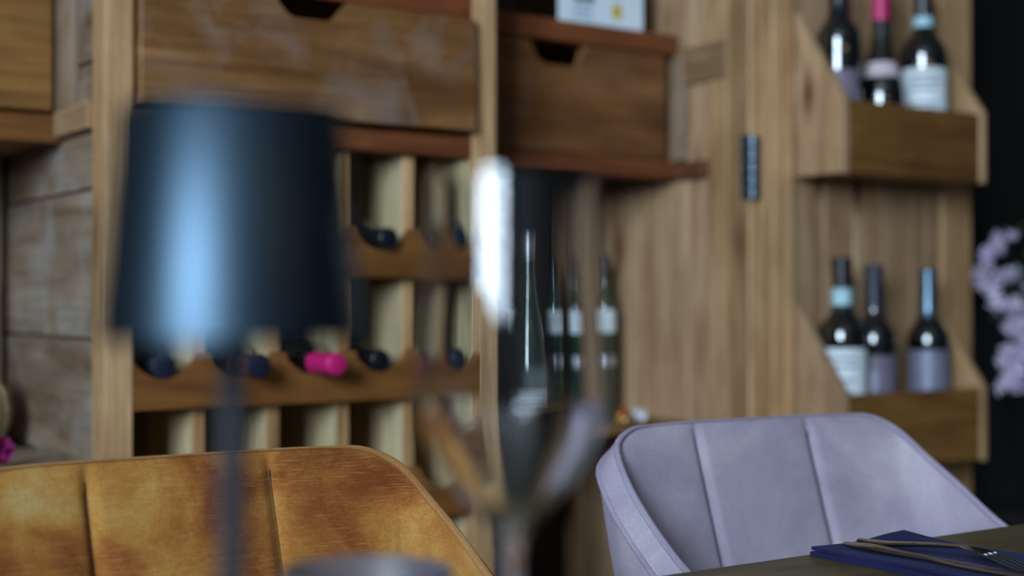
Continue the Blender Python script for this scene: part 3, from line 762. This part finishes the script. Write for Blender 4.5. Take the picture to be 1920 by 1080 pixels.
t = empty('water_tumbler', (.337, .6176, TT), 0, 'pale frosted glass tumbler in front of the ochre chair at the bottom of the picture', 'glass')
b = bmesh.new(); lathe(b, [(0, 0), (.030, 0), (.033, .003), (.0420, .101), (.0417, .1022), (.0405, .101), (.0315, .011), (0, .009)], 72); put('tumbler_wall', b, frosted, t, smooth=True, sharp=60)

t = empty('reflector_plate', (.76, .66, TT), 0, 'white round plate added unseen left of the napkin to reflect in the wine glass', 'plate')  # unseen plate, added to throw a bright reflection into the wine glass bowl
b = bmesh.new(); lathe(b, [(0, .0), (.065, 0), (.07, .002), (.10, .008), (.132, .016), (.1325, .0175), (.13, .018), (.10, .0105), (.075, .005), (0, .004)], 72)
put('reflector_dish', b, plain('white_porcelain', (.8, .82, .84), .12), t, smooth=True, sharp=60)

# napkin with cutlery
t = empty('napkin', (1.025, .915, TT), 0, 'folded navy blue napkin under the cutlery at the table edge', 'napkin')
def napkin_layer(z0, z1, inset, seed):
    b = bmesh.new(); rnd = random.Random(seed); nx, ny = 14, 26
    x0, x1, y0, y1 = -.062+inset, .066-inset*.5, -.235+inset, .008-inset
    V = {}
    for i in range(nx+1):
        for j in range(ny+1):
            u, v = i/nx, j/ny
            lift = .004*max(0, (u-.55)/.45)*max(0, (v-.7)/.3)
            w = .0006*math.sin(u*7+seed)+.0006*math.sin(v*11+seed)
            for s, z in ((0, z0), (1, z1)):
                V[i, j, s] = b.verts.new((x0+(x1-x0)*u, y0+(y1-y0)*v, z+lift+(w if s or z0 > .001 else 0)))
    for i in range(nx):
        for j in range(ny):
            b.faces.new([V[i, j, 1], V[i+1, j, 1], V[i+1, j+1, 1], V[i, j+1, 1]]); b.faces.new([V[i, j, 0], V[i, j+1, 0], V[i+1, j+1, 0], V[i+1, j, 0]])
    for i in range(nx):
        for j in (0, ny): b.faces.new([V[i, j, 0], V[i+1, j, 0], V[i+1, j, 1], V[i, j, 1]])
    for j in range(ny):
        for i in (0, nx): b.faces.new([V[i, j, 0], V[i, j+1, 0], V[i, j+1, 1], V[i, j, 1]])
    return b
put('folded_layer', napkin_layer(.0002, .0040, 0, 1), navy, t, smooth=True, sharp=50)
put('folded_layer', napkin_layer(.0050, .0080, .001, 2), navy, t, smooth=True, sharp=50)
def flat_bar(path, widths, thick, n=40):
    """a cutlery outline: rounded flat bar along path with varying width"""
    P = spline(path, n); Wd = [w.x for w in spline([(w, 0, 0) for w in widths], n)]; T = [w.x for w in spline([(w, 0, 0) for w in thick], n)]
    b = bmesh.new(); rings = []
    for i, p in enumerate(P):
        tn = (P[min(i+1, n-1)]-P[max(i-1, 0)]).normalized(); sd = tn.cross(Vector((0, 0, 1))).normalized(); up = sd.cross(tn)
        rings.append([b.verts.new(p+sd*Wd[i]*math.cos(2*math.pi*k/12)+up*T[i]*math.sin(2*math.pi*k/12)) for k in range(12)])
    for A, B in zip(rings, rings[1:]):
        for k in range(12): b.faces.new((A[k], A[(k+1) % 12], B[(k+1) % 12], B[k]))
    b.faces.new(rings[0]); b.faces.new(rings[-1]); return b
zt = TT+.0095
t = empty('table_knife', (.985, .90, zt), 0, 'steel table knife on the navy napkin, its rounded handle end towards the chair', 'knife')
put('handle', flat_bar([(0, 0, .003), (.0, -.03, .0036), (.001, -.06, .0032), (.002, -.095, .003)], [.004, .0072, .0066, .005], [.002, .0033, .0028, .0022]), steel, t, smooth=True)
put('blade', flat_bar([(.002, -.094, .003), (.003, -.12, .003), (.003, -.16, .003), (.001, -.205, .003)], [.005, .0088, .0092, .003], [.002, .0012, .001, .0006]), steel, t, smooth=True)
t = empty('table_fork', (1.010, .875, zt), 0, 'steel fork with arched neck beside the knife on the navy napkin', 'fork')
put('handle', flat_bar([(.0, .03, .0032), (.0, -.0, .004), (.002, -.05, .010), (.004, -.08, .0125)], [.005, .0068, .0045, .0042], [.002, .0026, .0022, .002]), steel, t, smooth=True)
put('fork_root', flat_bar([(.004, -.079, .0125), (.005, -.092, .0125), (.006, -.108, .010)], [.0042, .0098, .0122], [.002, .0014, .0012], 16), steel, t, smooth=True)
for k in range(4):
    x = .006-.0105+.007*k
    put('tine', flat_bar([(x, -.106, .0103), (x, -.125, .0068), (x*1.02, -.142, .0030), (x*1.02, -.155, .0022)], [.0019, .0016, .0014, .0007], [.0012, .0011, .001, .0006], 14), steel, t, smooth=True)

# ------------------------------------------------------------------ two pendant lamps behind the photographer (seen only as glints)
bulb_m, nt, bb = newmat('warm_bulb'); bb.inputs['Emission Color'].default_value = (1, .62, .32, 1); bb.inputs['Emission Strength'].default_value = 30
for i, (x, y, z, w) in enumerate([(.55, -.9, 1.95, 'nearer'), (1.6, -1.6, 2.0, 'farther')]):
    t = empty('pendant_lamp', (x, y, z), 0, 'black pendant lamp with warm bulb, the %s one above and behind the table' % w, 'lamp', 'pendant lamps in the room')
    b = bmesh.new(); bmesh.ops.create_uvsphere(b, u_segments=20, v_segments=12, radius=.028); put('bulb', b, bulb_m, t, smooth=True)
    b = bmesh.new(); lathe(b, [(.10, .01), (.085, .05), (.04, .08), (.02, .10), (.0, .10), (.0, .098), (.018, .098), (.038, .078), (.082, .048), (.098, .01)], 32, close=False); put('lamp_shade', b, black_metal, t, smooth=True)
    b = bmesh.new(); tube(b, [(0, 0, .10), (0, 0, ZC-z-.001)], .003, 6); put('cord', b, black_metal, t)
